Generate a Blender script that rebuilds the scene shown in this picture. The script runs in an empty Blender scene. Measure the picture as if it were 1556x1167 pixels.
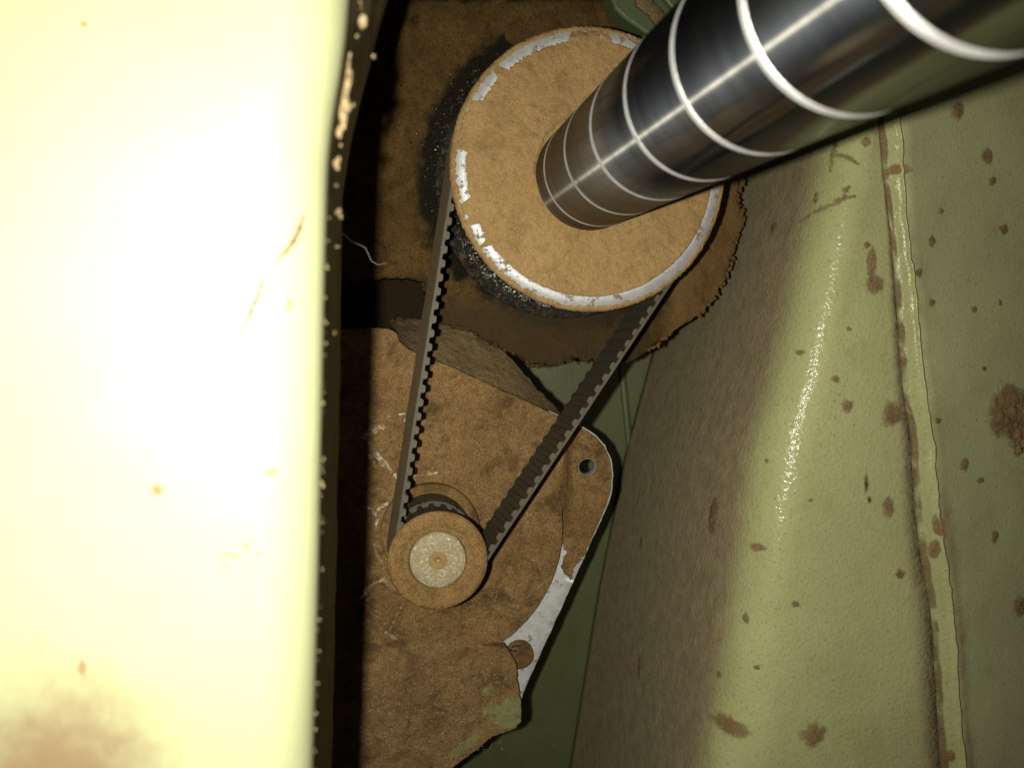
import bpy, bmesh, math, random
from mathutils import Vector, Matrix, noise
from mathutils.bvhtree import BVHTree

random.seed(7)
PI = math.pi
S = bpy.context.scene
COL = S.collection

# ------------------------------------------------------------------ camera
# metres; the pulley shafts run along world Y, away from the camera
FPX = 1300.0                       # focal length in photo pixels (photo 1556 wide)
YAW = math.atan(206 / FPX * math.cos(math.atan(93 / FPX)))
PITCH = -math.atan(93 / FPX)
cam_d = bpy.data.cameras.new('camera')
cam = bpy.data.objects.new('camera', cam_d)
COL.objects.link(cam)
cam_d.sensor_width = 36.0
cam_d.lens = 36.0 * FPX / 1556
cam_d.clip_start = 0.005
cam_d.clip_end = 50
cam.rotation_euler = (PI / 2 + PITCH, 0, -YAW)
cam_d.dof.use_dof = True
cam_d.dof.focus_distance = 0.33
cam_d.dof.aperture_fstop = 17
S.camera = cam

# ------------------------------------------------------------------ world and lamp
W = bpy.data.worlds.new('World')
S.world = W
W.use_nodes = True
W.node_tree.nodes['Background'].inputs[0].default_value = (1.0, 0.95, 0.78, 1)
W.node_tree.nodes['Background'].inputs[1].default_value = 0.013
fl_d = bpy.data.lights.new('phone_flash', 'AREA')
fl_d.shape = 'DISK'
fl_d.size = 0.004
fl_d.energy = 0.80
fl_d.spread = math.radians(135)
fl_d.color = (1.0, 0.965, 0.86)
flash = bpy.data.objects.new('phone_flash', fl_d)
COL.objects.link(flash)
flash.location = (-0.0150, 0.0, -0.0012)
flash.rotation_euler = (PI / 2 + PITCH * 0.6, 0, -YAW * 0.8)
S.view_settings.view_transform = 'Standard'
S.view_settings.look = 'None'
S.view_settings.exposure = 0
S.view_settings.gamma = 1

# ------------------------------------------------------------------ photo pixel -> point on the plane y = Y
FWD = Vector((math.cos(PITCH) * math.sin(YAW), math.cos(PITCH) * math.cos(YAW), math.sin(PITCH)))
RGT = Vector((math.cos(YAW), -math.sin(YAW), 0))
UPV = RGT.cross(FWD)


def ray(px, py):
    return (FWD * FPX + RGT * (px - 778) - UPV * (py - 583.5)).normalized()


def P(px, py, y):
    d = ray(px, py)
    return d * (y / d.y)


def lerp_tab(tab, t):
    if t <= tab[0][0]:
        a, b = tab[0], tab[1]
    elif t >= tab[-1][0]:
        a, b = tab[-2], tab[-1]
    else:
        for a, b in zip(tab, tab[1:]):
            if a[0] <= t <= b[0]:
                break
    return a[1] + (b[1] - a[1]) * (t - a[0]) / (b[0] - a[0])


def along(pl, t):
    k = t * (len(pl) - 1)
    i = min(int(k), len(pl) - 2)
    f = k - i
    return (pl[i][0] + (pl[i + 1][0] - pl[i][0]) * f, pl[i][1] + (pl[i + 1][1] - pl[i][1]) * f)


def fbm(x, y, z=0.0, o=4):
    return noise.fractal(Vector((x, y, z)), 0.9, 2.0, o)


# ------------------------------------------------------------------ objects
def thing(name, label, cat, loc, group=None):
    o = bpy.data.objects.new(name, None)
    o.empty_display_size = 0.01
    COL.objects.link(o)
    o.location = loc
    o['label'] = label
    o['category'] = cat
    if group:
        o['group'] = group
    return o


def put(name, bm, mats, parent=None, smooth=True, kind=None, label=None, origin=None):
    """link bm (world coordinates) as one mesh object below parent"""
    bmesh.ops.recalc_face_normals(bm, faces=bm.faces)
    me = bpy.data.meshes.new(name)
    org = Vector(origin) if origin is not None else (Vector(root_loc(parent)) if parent else Vector((0, 0, 0)))
    bmesh.ops.translate(bm, verts=bm.verts, vec=-org)
    bm.to_mesh(me)
    bm.free()
    for m in (mats if isinstance(mats, (list, tuple)) else [mats]):
        me.materials.append(m)
    if smooth:
        me.polygons.foreach_set('use_smooth', [True] * len(me.polygons))
    o = bpy.data.objects.new(name, me)
    COL.objects.link(o)
    if parent:
        o.parent = parent
        o.location = org - Vector(root_loc(parent))
    else:
        o.location = org
    if kind:
        o['kind'] = kind
    if label:
        o['label'] = label
    return o


def root_loc(o):
    v = Vector(o.location)
    while o.parent:
        o = o.parent
        v += Vector(o.location)
    return v


def sharp(o, ang=35):
    try:
        o.data.set_sharp_from_angle(angle=math.radians(ang))
    except Exception:
        pass


def bevel(o, w, seg=2, ang=40):
    m = o.modifiers.new('bevel', 'BEVEL')
    m.width = w
    m.segments = seg
    m.limit_method = 'ANGLE'
    m.angle_limit = math.radians(ang)


def solid(o, t, off=-1):
    m = o.modifiers.new('thickness', 'SOLIDIFY')
    m.thickness = t
    m.offset = off


# ------------------------------------------------------------------ node helpers
class NT:
    def __init__(s, name):
        s.m = bpy.data.materials.new(name)
        s.m.use_nodes = True
        s.t = s.m.node_tree
        s.t.nodes.clear()
        s.out = s.n('ShaderNodeOutputMaterial')
        s.co = s.n('ShaderNodeTexCoord').outputs['Object']

    def n(s, typ, **kw):
        x = s.t.nodes.new(typ)
        for k, v in kw.items():
            setattr(x, k, v)
        return x

    def l(s, a, b):
        s.t.links.new(a, b)

    def set(s, sock, v):
        if hasattr(v, 'is_output'):
            s.l(v, sock)
        else:
            if isinstance(v, tuple) and len(v) == 3 and sock.type == 'RGBA':
                v = (*v, 1)
            sock.default_value = v

    def noise(s, scale, detail=4, rough=0.55, co=None, dist=0.0):
        x = s.n('ShaderNodeTexNoise')
        s.l(co or s.co, x.inputs['Vector'])
        x.inputs['Scale'].default_value = scale
        x.inputs['Detail'].default_value = detail
        x.inputs['Roughness'].default_value = rough
        x.inputs['Distortion'].default_value = dist
        return x.outputs['Fac']

    def voro(s, scale, feature='F1', co=None, out='Distance'):
        x = s.n('ShaderNodeTexVoronoi', feature=feature)
        s.l(co or s.co, x.inputs['Vector'])
        x.inputs['Scale'].default_value = scale
        return x.outputs[out]

    def ramp(s, f, a, b, lo=0.0, hi=1.0):
        x = s.n('ShaderNodeMapRange')
        x.interpolation_type = 'SMOOTHSTEP'
        s.set(x.inputs[0], f)
        x.inputs[1].default_value = a
        x.inputs[2].default_value = b
        x.inputs[3].default_value = lo
        x.inputs[4].default_value = hi
        return x.outputs[0]

    def math(s, op, a, b=0.0):
        x = s.n('ShaderNodeMath', operation=op)
        s.set(x.inputs[0], a)
        s.set(x.inputs[1], b)
        return x.outputs[0]

    def mix(s, f, a, b):
        x = s.n('ShaderNodeMix', data_type='RGBA')
        s.set(x.inputs[0], f)
        s.set(x.inputs[6], a)
        s.set(x.inputs[7], b)
        return x.outputs[2]

    def mapping(s, scale=(1, 1, 1), rot=(0, 0, 0)):
        x = s.n('ShaderNodeMapping')
        s.l(s.co, x.inputs['Vector'])
        x.inputs['Scale'].default_value = scale
        x.inputs['Rotation'].default_value = rot
        return x.outputs[0]

    def bump(s, h, dist, strength=1.0, normal=None):
        x = s.n('ShaderNodeBump')
        s.set(x.inputs['Height'], h)
        x.inputs['Distance'].default_value = dist
        x.inputs['Strength'].default_value = strength
        if normal:
            s.l(normal, x.inputs['Normal'])
        return x.outputs[0]

    def attr(s, name):
        x = s.n('ShaderNodeAttribute')
        x.attribute_name = name
        return x.outputs['Fac']

    def pbr(s, col, rough, metal=0.0, normal=None, spec=0.5, **kw):
        x = s.n('ShaderNodeBsdfPrincipled')
        s.set(x.inputs['Base Color'], col)
        s.set(x.inputs['Roughness'], rough)
        s.set(x.inputs['Metallic'], metal)
        s.set(x.inputs['Specular IOR Level'], spec)
        if normal:
            s.l(normal, x.inputs['Normal'])
        for k, v in kw.items():
            s.set(x.inputs[k], v)
        return x.outputs[0]

    def done(s, sh):
        s.l(sh, s.out.inputs[0])
        return s.m


def dust_nodes(N, a, b, c, speck=(0.62, 0.5, 0.3), speck_amt=1.0, fine_amt=0.75, blot_amt=0.6):
    """felty saw-dust colour and relief: returns colour, normal"""
    big = N.noise(48, 5, 0.65, dist=0.8)
    mid = N.noise(330, 5, 0.65)
    fine = N.noise(1700, 3, 0.7)
    col = N.mix(N.ramp(big, 0.35, 0.68), a, b)
    col = N.mix(N.ramp(mid, 0.46, 0.74, 0, 0.8), col, c)
    blot = N.noise(75, 6, 0.72, dist=0.6)
    col = N.mix(N.ramp(blot, 0.46, 0.70, 0, blot_amt), col, tuple(x * 0.62 for x in c))
    col = N.mix(N.ramp(fine, 0.32, 0.60, fine_amt, 0), col, tuple(x * 0.45 for x in c))
    st = N.mapping((1400, 1400, 3200), (0.4, 0.9, 0.5))
    fib = N.noise(1.0, 2, 0.5, co=st, dist=1.5)
    col = N.mix(N.ramp(fib, 0.66, 0.78, 0, 0.45 * speck_amt), col, speck)
    pit = N.voro(420, co=None)
    col = N.mix(N.ramp(pit, 0.03, 0.08, 0.4, 0), col, tuple(x * 0.25 for x in c))
    h = N.math('ADD', N.math('MULTIPLY', mid, 0.9), N.math('MULTIPLY', fine, 0.42))
    h = N.math('ADD', h, N.math('MULTIPLY', N.noise(90, 3), 1.6))
    nrm = N.bump(h, 0.0014, 0.95)
    return col, nrm


def mat_dust(name, a, b, c, **kw):
    N = NT(name)
    col, nrm = dust_nodes(N, a, b, c, **kw)
    return N.done(N.pbr(col, 0.95, 0, nrm, 0.12))


M_dust_face = mat_dust('dust_pulley', (0.335, 0.22, 0.092), (0.295, 0.185, 0.073), (0.25, 0.154, 0.06), speck_amt=0.5, fine_amt=0.42)
M_dust = mat_dust('dust_motor', (0.265, 0.162, 0.063), (0.19, 0.112, 0.042), (0.13, 0.075, 0.028), blot_amt=1.0)
M_dust_pul = mat_dust('dust_small_pulley', (0.275, 0.17, 0.062), (0.22, 0.13, 0.046), (0.17, 0.10, 0.036), speck_amt=0.4)
M_dust_grey = mat_dust('dust_grey', (0.20, 0.14, 0.066), (0.165, 0.115, 0.054), (0.13, 0.09, 0.042), speck_amt=0.3)
M_dust_clump = mat_dust('dust_clump', (0.24, 0.15, 0.06), (0.18, 0.11, 0.04), (0.12, 0.07, 0.025))
M_crumb = mat_dust('dust_crumb', (0.36, 0.28, 0.15), (0.30, 0.22, 0.11), (0.2, 0.14, 0.06))


def mat_spot(name, k, lo=0.12, hi=0.95):
    N = NT(name)
    col, nrm = dust_nodes(N, *[tuple(x * k for x in c) for c in ((0.40, 0.25, 0.125), (0.35, 0.205, 0.098), (0.27, 0.155, 0.07))], speck_amt=0.3 * k)
    e = N.math('ADD', N.attr('core'), N.math('MULTIPLY', N.math('SUBTRACT', N.noise(520, 6, 0.75), 0.5), 1.5))
    e = N.math('MULTIPLY', N.ramp(e, lo, hi), 0.72)         # thins out to single grains at its edge
    tr = N.n('ShaderNodeBsdfTransparent')
    mx = N.n('ShaderNodeMixShader')
    N.l(e, mx.inputs[0])
    N.l(tr.outputs[0], mx.inputs[1])
    N.l(N.pbr(col, 0.95, 0, nrm, 0.1), mx.inputs[2])
    return N.done(mx.outputs[0])


M_spot = mat_spot('dirt_spot', 1.0)
M_scuff = mat_spot('black_scuff', 0.12, 0.25, 1.3)


def mat_housing():
    N = NT('oily_dust')
    col, nrm = dust_nodes(N, (0.115, 0.066, 0.020), (0.078, 0.045, 0.014), (0.05, 0.03, 0.011), speck=(0.3, 0.2, 0.09), speck_amt=0.8)
    g = N.attr('grease')                              # oil that crept into the dust round the belt
    gm = N.ramp(N.math('ADD', g, N.math('MULTIPLY', N.math('SUBTRACT', N.noise(160, 5, 0.65), 0.5), 0.9)), 0.35, 0.7)
    col = N.mix(gm, col, (0.010, 0.008, 0.005))
    w = N.ramp(N.math('ADD', N.attr('warm'), N.math('MULTIPLY', N.math('SUBTRACT', N.noise(90, 4), 0.5), 0.8)), 0.3, 0.8)
    col = N.mix(w, col, N.mix(N.noise(300, 5, 0.7), (0.105, 0.06, 0.021), (0.17, 0.10, 0.037)))
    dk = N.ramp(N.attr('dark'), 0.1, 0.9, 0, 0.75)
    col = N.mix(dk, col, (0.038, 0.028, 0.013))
    rough = N.math('SUBTRACT', 0.95, N.math('MULTIPLY', gm, 0.3))
    return N.done(N.pbr(col, rough, 0, nrm, 0.06))


M_house = mat_housing()


def mat_paint(name, base, dustcol, use_dust=True, bumpy=0.00009, rough=0.3, spec=0.4):
    N = NT(name)
    v = N.noise(26, 4, 0.6)
    col = N.mix(N.ramp(v, 0.35, 0.7), base, tuple(x * 0.88 for x in base))
    st = N.ramp(N.noise(34, 6, 0.7, dist=0.7), 0.50, 0.74, 0, 0.5)
    col = N.mix(st, col, tuple(x * y for x, y in zip(base, (0.80, 0.66, 0.52))))
    hair = N.noise(1.0, 2, 0.5, co=N.mapping((2300, 900, 700), (0.2, 0.5, 0.3)), dist=1.0)
    col = N.mix(N.ramp(hair, 0.62, 0.74, 0, 0.5), col, tuple(x * 0.35 for x in base))
    fl = N.noise(900, 3, 0.6)
    col = N.mix(N.ramp(fl, 0.56, 0.70, 0, 0.5), col, tuple(x * 0.45 for x in base))
    r = rough
    if use_dust:
        d = N.attr('dust')
        wob = N.math('MULTIPLY', N.math('SUBTRACT', N.noise(120, 6, 0.7), 0.5), 0.55)
        dm = N.ramp(N.math('ADD', d, wob), 0.25, 0.75)
        dm = N.math('MULTIPLY', dm, N.ramp(N.noise(1500, 3, 0.7), 0.25, 0.6, 0.72, 1.0))
        dc = N.mix(N.ramp(N.noise(160, 6, 0.75), 0.3, 0.7), dustcol, tuple(x * 0.62 for x in dustcol))
        run = N.ramp(N.noise(1.0, 5, 0.7, co=N.mapping((230, 230, 42), (0.1, 0.15, 0))), 0.54, 0.74, 0, 0.4)
        dc = N.mix(run, dc, tuple(x * y for x, y in zip(dustcol, (0.95, 0.72, 0.45))))
        dc = N.mix(N.ramp(N.noise(1900, 2, 0.6), 0.35, 0.65, 0.45, 0), dc, tuple(x * 0.35 for x in dustcol))
        col = N.mix(dm, col, dc)
        spk = N.ramp(N.math('MULTIPLY', N.voro(150), 1.0), 0.04, 0.09, 0.75, 0)
        spk = N.math('MULTIPLY', spk, N.ramp(N.noise(40, 2), 0.5, 0.62))
        col = N.mix(spk, col, (0.13, 0.085, 0.03))
        r = N.math('ADD', rough, N.math('MULTIPLY', dm, 0.6))
    h = N.math('ADD', N.noise(620, 2, 0.5), N.math('MULTIPLY', N.noise(140, 2), 0.8))
    return N.done(N.pbr(col, r, 0, N.bump(h, bumpy * 3, 0.55), spec))


M_paint = mat_paint('green_paint', (0.40, 0.405, 0.185), (0.46, 0.37, 0.205), rough=0.2, bumpy=0.0002, spec=0.22)
M_paint_hem = mat_paint('green_paint_hem', (0.40, 0.405, 0.185), (0.235, 0.16, 0.075), rough=0.24, bumpy=0.0002, spec=0.2)
M_paint_wall = mat_paint('green_paint_wall', (0.43, 0.435, 0.215), (0.33, 0.25, 0.13), rough=0.55)
M_paint_back = mat_paint('green_paint_back', (0.10, 0.112, 0.042), (0.10, 0.08, 0.035), rough=0.45)


def mat_cover():
    N = NT('cream_green_paint')
    v = N.noise(18, 4, 0.6)
    col = N.mix(N.ramp(v, 0.35, 0.7), (0.275, 0.288, 0.155), (0.25, 0.262, 0.138))
    s = N.attr('dust')
    dm = N.ramp(N.math('ADD', s, N.math('MULTIPLY', N.math('SUBTRACT', N.noise(150, 6, 0.7), 0.5), 1.0)), 0.15, 1.15, 0, 0.85)
    col = N.mix(dm, col, (0.14, 0.085, 0.045))
    return N.done(N.pbr(col, 0.42, 0, N.bump(N.noise(420, 2), 0.00012, 0.4), 0.25))


M_cover = mat_cover()


def mat_flange_edge():
    N = NT('olive_edge')
    col = N.mix(N.ramp(N.noise(130, 5), 0.4, 0.65), (0.27, 0.22, 0.09), (0.17, 0.13, 0.055))
    return N.done(N.pbr(col, 0.75, 0, N.bump(N.noise(500, 4), 0.0004, 0.5), 0.3))


M_edge = mat_flange_edge()


def mat_steel():
    """turned and polished: a dark mirror, plus the fan that fine turning lines throw along the axis"""
    N = NT('polished_steel')
    lines = N.noise(1.0, 3, 0.6, co=N.mapping((14, 2600, 14)))
    bands = N.noise(1.0, 3, 0.6, co=N.mapping((6, 140, 6)))
    smear = N.noise(60, 4, 0.6)
    col = N.mix(N.ramp(smear, 0.4, 0.75), (0.25, 0.26, 0.26), (0.19, 0.19, 0.175))
    brown_reflection = N.ramp(N.attr('brown_reflection'), 0.0, 1.0, 0, 0.8)  # brown reflection of the dusty pulley, painted into the steel near its base
    col = N.mix(brown_reflection, col, N.mix(N.ramp(bands, 0.35, 0.65), (0.11, 0.09, 0.058), (0.19, 0.15, 0.09)))
    nr = N.bump(lines, 0.00002, 0.4)
    tan = N.n('ShaderNodeTangent', direction_type='RADIAL', axis='Y').outputs[0]

    def gl(color, rough, an):
        g = N.n('ShaderNodeBsdfAnisotropic')
        N.set(g.inputs['Color'], color)
        N.set(g.inputs['Roughness'], rough)
        g.inputs['Anisotropy'].default_value = an
        N.l(nr, g.inputs['Normal'])
        N.l(tan, g.inputs['Tangent'])
        return g.outputs[0]

    def add(a, b, f):
        m = N.n('ShaderNodeMixShader')
        N.set(m.inputs[0], f)
        N.l(a, m.inputs[1])
        N.l(b, m.inputs[2])
        return m.outputs[0]
    fan = add(gl((0.62, 0.60, 0.52), 0.33, 0.88), gl((0.40, 0.44, 0.48), 0.50, 0.60), 0.74)
    return N.done(add(gl(col, N.math('ADD', N.ramp(smear, 0.4, 0.7, 0.08, 0.16), N.math('MULTIPLY', brown_reflection, 0.2)), 0.35), fan, N.math('MULTIPLY', N.ramp(brown_reflection, 0.0, 0.8, 0.078, 0.03), N.ramp(bands, 0.3, 0.7, 0.75, 1.2))))


def mat_metal(name, col, rough, metal=1.0, dirt=0.0, dirtcol=(0.2, 0.13, 0.05), dscale=160, lo=0.5, hi=0.6, bump=0.00008):
    N = NT(name)
    v = N.noise(240, 5, 0.65)
    c = N.mix(N.ramp(v, 0.35, 0.7), col, tuple(x * 0.82 for x in col))
    r, m = rough, metal
    h = N.noise(1300, 3)
    if dirt:
        d = N.ramp(N.noise(dscale, 6, 0.68), lo, hi, 0, dirt)
        c = N.mix(d, c, N.mix(N.noise(900, 3), dirtcol, tuple(x * 0.6 for x in dirtcol)))
        r = N.math('ADD', rough, N.math('MULTIPLY', d, 0.5))
        m = N.math('MULTIPLY', N.math('SUBTRACT', 1.0, d), metal)
        h = N.math('ADD', h, N.math('MULTIPLY', d, 2.0))
    return N.done(N.pbr(c, r, m, N.bump(h, bump * 2, 0.6)))


M_steel = mat_steel()
M_chamfer = mat_metal('machined_chamfer', (0.60, 0.595, 0.57), 0.42, 0.65)
M_dark = mat_metal('dark_gap', (0.02, 0.02, 0.018), 0.6, 0.0)
M_alu = mat_metal('bare_aluminium', (0.52, 0.52, 0.50), 0.48, 0.45, dirt=0.85, dscale=260, lo=0.55, hi=0.66)
M_rim = mat_metal('rim_aluminium', (0.40, 0.40, 0.39), 0.48, 0.35, dirt=0.92, dscale=300, lo=0.53, hi=0.63)
M_gap_shade = NT('gap_shade_black')
M_gap_shade = M_gap_shade.done(M_gap_shade.pbr((0.016, 0.012, 0.006), 1.0, 0, None, 0.0))  # shade inside the gap, put in as a black without sheen
M_scratch = mat_dust('brown_scratch', (0.20, 0.135, 0.07), (0.17, 0.11, 0.055), (0.14, 0.09, 0.045), speck_amt=0.0)
M_glint = mat_metal('glint_metal', (0.7, 0.7, 0.68), 0.3, 0.9)
M_end = mat_metal('shaft_end_steel', (0.47, 0.41, 0.26), 0.5, 0.3, dirt=0.75, dirtcol=(0.27, 0.19, 0.08), dscale=900, lo=0.36, hi=0.64, bump=0.0002)
M_scrape = mat_metal('scraped_casting', (0.62, 0.52, 0.33), 0.45, 0.25, dirt=1.0, dirtcol=(0.24, 0.14, 0.05), dscale=330, lo=0.40, hi=0.54, bump=0.0003)


def mat_rubber(name, col, dust, dcol, rough=0.7):
    N = NT(name)
    d = N.ramp(N.noise(260, 6, 0.7), 0.25, 0.75, dust * 0.45, dust)
    c = N.mix(d, col, dcol)
    fine = N.noise(1500, 3, 0.7)
    c = N.mix(N.ramp(fine, 0.35, 0.65, 0.4, 0), c, tuple(x * 0.4 for x in col))
    return N.done(N.pbr(c, rough, 0, N.bump(fine, 0.0003, 0.5), 0.35))


M_rubber = mat_rubber('belt_back', (0.10, 0.08, 0.045), 0.9, (0.34, 0.245, 0.115))
M_rubber_tooth = mat_rubber('belt_teeth', (0.028, 0.025, 0.017), 0.45, (0.10, 0.078, 0.04), 0.6)
M_rubber_edge = mat_rubber('belt_edge', (0.035, 0.032, 0.022), 0.7, (0.105, 0.085, 0.046), 0.6)


def mat_grease():
    N = NT('black_grease')
    c = N.mix(N.ramp(N.noise(420, 5, 0.7), 0.5, 0.68), (0.010, 0.009, 0.006), (0.07, 0.048, 0.02))
    h = N.math('ADD', N.noise(900, 4, 0.7), N.noise(260, 3))
    return N.done(N.pbr(c, 0.16, 0, N.bump(h, 0.0011, 0.9), 0.3))


M_grease = mat_grease()


def mat_bracket():
    N = NT('dusty_green_bracket')
    col, nrm = dust_nodes(N, (0.255, 0.158, 0.062), (0.19, 0.112, 0.042), (0.13, 0.075, 0.028), blot_amt=0.95)
    g = N.math('ADD', N.attr('bare'), N.math('MULTIPLY', N.math('SUBTRACT', N.noise(110, 6, 0.65), 0.5), 1.5))
    gm = N.ramp(g, 0.42, 0.72, 0, 0.95)
    col = N.mix(gm, col, N.mix(N.noise(300, 4), (0.22, 0.235, 0.09), (0.17, 0.17, 0.065)))
    return N.done(N.pbr(col, 0.8, 0, nrm, 0.2))


M_bracket = mat_bracket()
M_lug = mat_paint('dark_green_casting', (0.06, 0.08, 0.03), (0.12, 0.1, 0.05), use_dust=False, rough=0.5)
M_thread = NT('grey_lint')
M_thread = M_thread.done(M_thread.pbr((0.32, 0.32, 0.27), 0.8))
M_lint = NT('pale_fibre')
M_lint = M_lint.done(M_lint.pbr((0.50, 0.38, 0.2), 0.8))


def set_attr(o, name, fn):
    """point attribute from a function of the WORLD position"""
    a = o.data.attributes.new(name, 'FLOAT', 'POINT')
    org = root_loc(o)
    a.data.foreach_set('value', [fn(v.co + org) for v in o.data.vertices])


def to_px(v):
    d = v.dot(FWD)
    return 778 + FPX * v.dot(RGT) / d, 583.5 - FPX * v.dot(UPV) / d


# ------------------------------------------------------------------ mesh helpers
def loft(rows, close=False):
    """rows: list of equal-length point lists"""
    bm = bmesh.new()
    R = [[bm.verts.new(p) for p in r] for r in rows]
    for a, b in zip(R, R[1:]):
        n = len(a)
        for i in range(n if close else n - 1):
            j = (i + 1) % n
            bm.faces.new((a[i], a[j], b[j], b[i]))
    return bm


def lathe(c, prof, seg=128, mats=None, wob=None):
    """prof: list of (radius, y) swept round the Y axis through c"""
    bm = bmesh.new()
    R = []
    for k in range(seg):
        a = 2 * PI * k / seg
        ca, sa = math.cos(a), math.sin(a)
        R.append([bm.verts.new((c.x + r * ca, y, c.z + r * sa)) for r, y in prof])
    for k in range(seg):
        a, b = R[k], R[(k + 1) % seg]
        for i in range(len(prof) - 1):
            f = bm.faces.new((a[i], a[i + 1], b[i + 1], b[i]))
            if mats:
                f.material_index = mats[i]
    return bm


def rough_outline(pts, step=6.0, amp=2.0, freq=0.12, seed=0, closed=True, smooth_where=None):
    """subdivide a pixel polyline and make it uneven"""
    out = []
    n = len(pts)
    for i in range(n if closed else n - 1):
        a, b = pts[i], pts[(i + 1) % n]
        L = math.hypot(b[0] - a[0], b[1] - a[1])
        k = max(1, int(L / step))
        nx, ny = -(b[1] - a[1]) / (L + 1e-9), (b[0] - a[0]) / (L + 1e-9)
        for j in range(k):
            t = j / k
            x, y = a[0] + (b[0] - a[0]) * t, a[1] + (b[1] - a[1]) * t
            s = amp * (fbm(x * freq, y * freq, seed, 3) + 0.5 * random.uniform(-1, 1))
            if smooth_where and smooth_where(x, y):
                s *= 0.15
            out.append((x + nx * s, y + ny * s))
    return out


def plate(outline, depth, thick, holes=(), grid=None, relief=None, edge=0.35):
    """solid plate whose front has this outline (photo pixels) at y = depth (number or function of px,py).
    grid: spacing in pixels of inner points, so that relief(px,py) can lift the front."""
    yf = depth if callable(depth) else (lambda x, y: depth)
    bm = bmesh.new()
    loops = [outline] + list(holes)
    edges = []
    for lp in loops:
        vs = [bm.verts.new(P(x, y, yf(x, y))) for x, y in lp]
        for i in range(len(vs)):
            edges.append(bm.edges.new((vs[i], vs[(i + 1) % len(vs)])))
    bmesh.ops.triangle_fill(bm, use_beauty=True, use_dissolve=False, edges=edges)
    if grid:
        for _ in range(8):
            long = [e for e in bm.edges if e.calc_length() > grid]
            if not long:
                break
            bmesh.ops.subdivide_edges(bm, edges=long, cuts=1)
            bmesh.ops.triangulate(bm, faces=[f for f in bm.faces if len(f.verts) > 3])
        bmesh.ops.beautify_fill(bm, faces=bm.faces[:], edges=[e for e in bm.edges if not e.is_boundary])
    bm.normal_update()
    for f in bm.faces:
        if f.normal.y > 0:
            f.normal_flip()
    front = bm.faces[:]
    fv = set(bm.verts)
    r = bmesh.ops.extrude_face_region(bm, geom=front)
    nv = [g for g in r['geom'] if isinstance(g, bmesh.types.BMVert)]
    # the extruded copy becomes the back
    for v in nv:
        v.co.y += thick
    if relief:
        bnd = {v for v in fv if any(e.is_boundary or any(not (set(f.verts) <= fv) for f in e.link_faces) for e in v.link_edges)}
        for v in fv:
            v.co.y += relief(v.co) * (edge if v in bnd else 1.0)
    return bm


def blob(center, nrm, rx, rz, h, seg=16, seed=0, ang=0.0):
    """low uneven lump of dirt lying on a surface"""
    n = nrm.normalized()
    t = n.cross(Vector((0, 0, 1))).normalized()
    b = n.cross(t)
    bm = bmesh.new()
    lay = bm.verts.layers.float.new('core')
    rings = []
    for ri, (rr, hh) in enumerate(((1.25, 0.02), (0.9, 0.35), (0.6, 0.8), (0.3, 1.0))):
        ring = []
        for k in range(seg):
            a = 2 * PI * k / seg
            q = 1 + 0.32 * fbm(math.cos(a) * 1.3 + seed * 3.1, math.sin(a) * 1.3, seed * 1.7, 3)
            q *= 1 + random.uniform(-0.05, 0.05)
            u, w = rx * rr * q * math.cos(a), rz * rr * q * math.sin(a)
            u, w = u * math.cos(ang) - w * math.sin(ang), u * math.sin(ang) + w * math.cos(ang)
            ring.append(bm.verts.new(center + t * u + b * w + n * h * hh * random.uniform(0.6, 1.3)))
        rings.append(ring)
    top = bm.verts.new(center + n * h)
    for a, c in zip(rings, rings[1:]):
        for k in range(seg):
            bm.faces.new((a[k], a[(k + 1) % seg], c[(k + 1) % seg], c[k]))
    for ring, cv in zip(rings, (0.0, 0.42, 0.75, 1.0)):
        for v in ring:
            v[lay] = cv
    top[lay] = 1.0
    for k in range(seg):
        bm.faces.new((rings[-1][k], rings[-1][(k + 1) % seg], top))
    return bm


def tube(pts, r, seg=6):
    rows = []
    for i, p in enumerate(pts):
        a, b = pts[max(0, i - 1)], pts[min(len(pts) - 1, i + 1)]
        d = (b - a).normalized()
        u = d.cross(Vector((0.3, 1, 0.2))).normalized()
        v = d.cross(u)
        rows.append([p + (u * math.cos(2 * PI * k / seg) + v * math.sin(2 * PI * k / seg)) * r for k in range(seg)])
    bm = loft(rows, close=True)
    for row in (0, -1):
        pass
    return bm


# ------------------------------------------------------------------ key dimensions
Y0 = 0.300                                             # front plane of the belt drive
BC = P(897, 259, Y0)                                   # big pulley axis
BR = (P(1104, 259, Y0) - P(690, 259, Y0)).length / 2   # its rim radius
SC = P(665, 850, Y0)
SR = (P(739, 850, Y0) - P(591, 850, Y0)).length / 2
PXM = BR / 207.0                                       # metres per photo pixel on that plane
BW = 0.0225                                            # belt width
PW = 0.0375                                            # width of the toothed drums

# ================================================================== back panel and surroundings
YB = 0.50
bp = thing('back_panel', 'dark green painted panel deep behind the motor', 'panel', P(880, 900, YB))
rows = []
for j in range(25):
    py = -900 + j * 110
    row = []
    for i in range(25):
        px = -500 + i * 95
        p = P(px, py, YB)
        p.y += 0.0015 * fbm(p.x * 14, p.z * 14, 3)
        row.append(p)
    rows.append(row)
o = put('sheet', loft(rows), M_paint_back, bp)
set_attr(o, 'dust', lambda v: 0.28 + 0.25 * fbm(v.x * 20, v.z * 20, 5))
solid(o, 0.003)
# pressed fold seen behind the belt
rows = []
for j in range(9):
    py = 480 + j * 90
    x0 = 945 + (py - 560) * 0.10
    rows.append([P(x0 + dx, py, YB - d) for dx, d in ((-9, -0.0006), (-5, 0.004), (0, 0.0055), (5, 0.004), (9, -0.0006))])
put('fold', loft(rows), M_paint_back, bp)
set_attr(bp.children[-1], 'dust', lambda v: 0.2)

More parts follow.
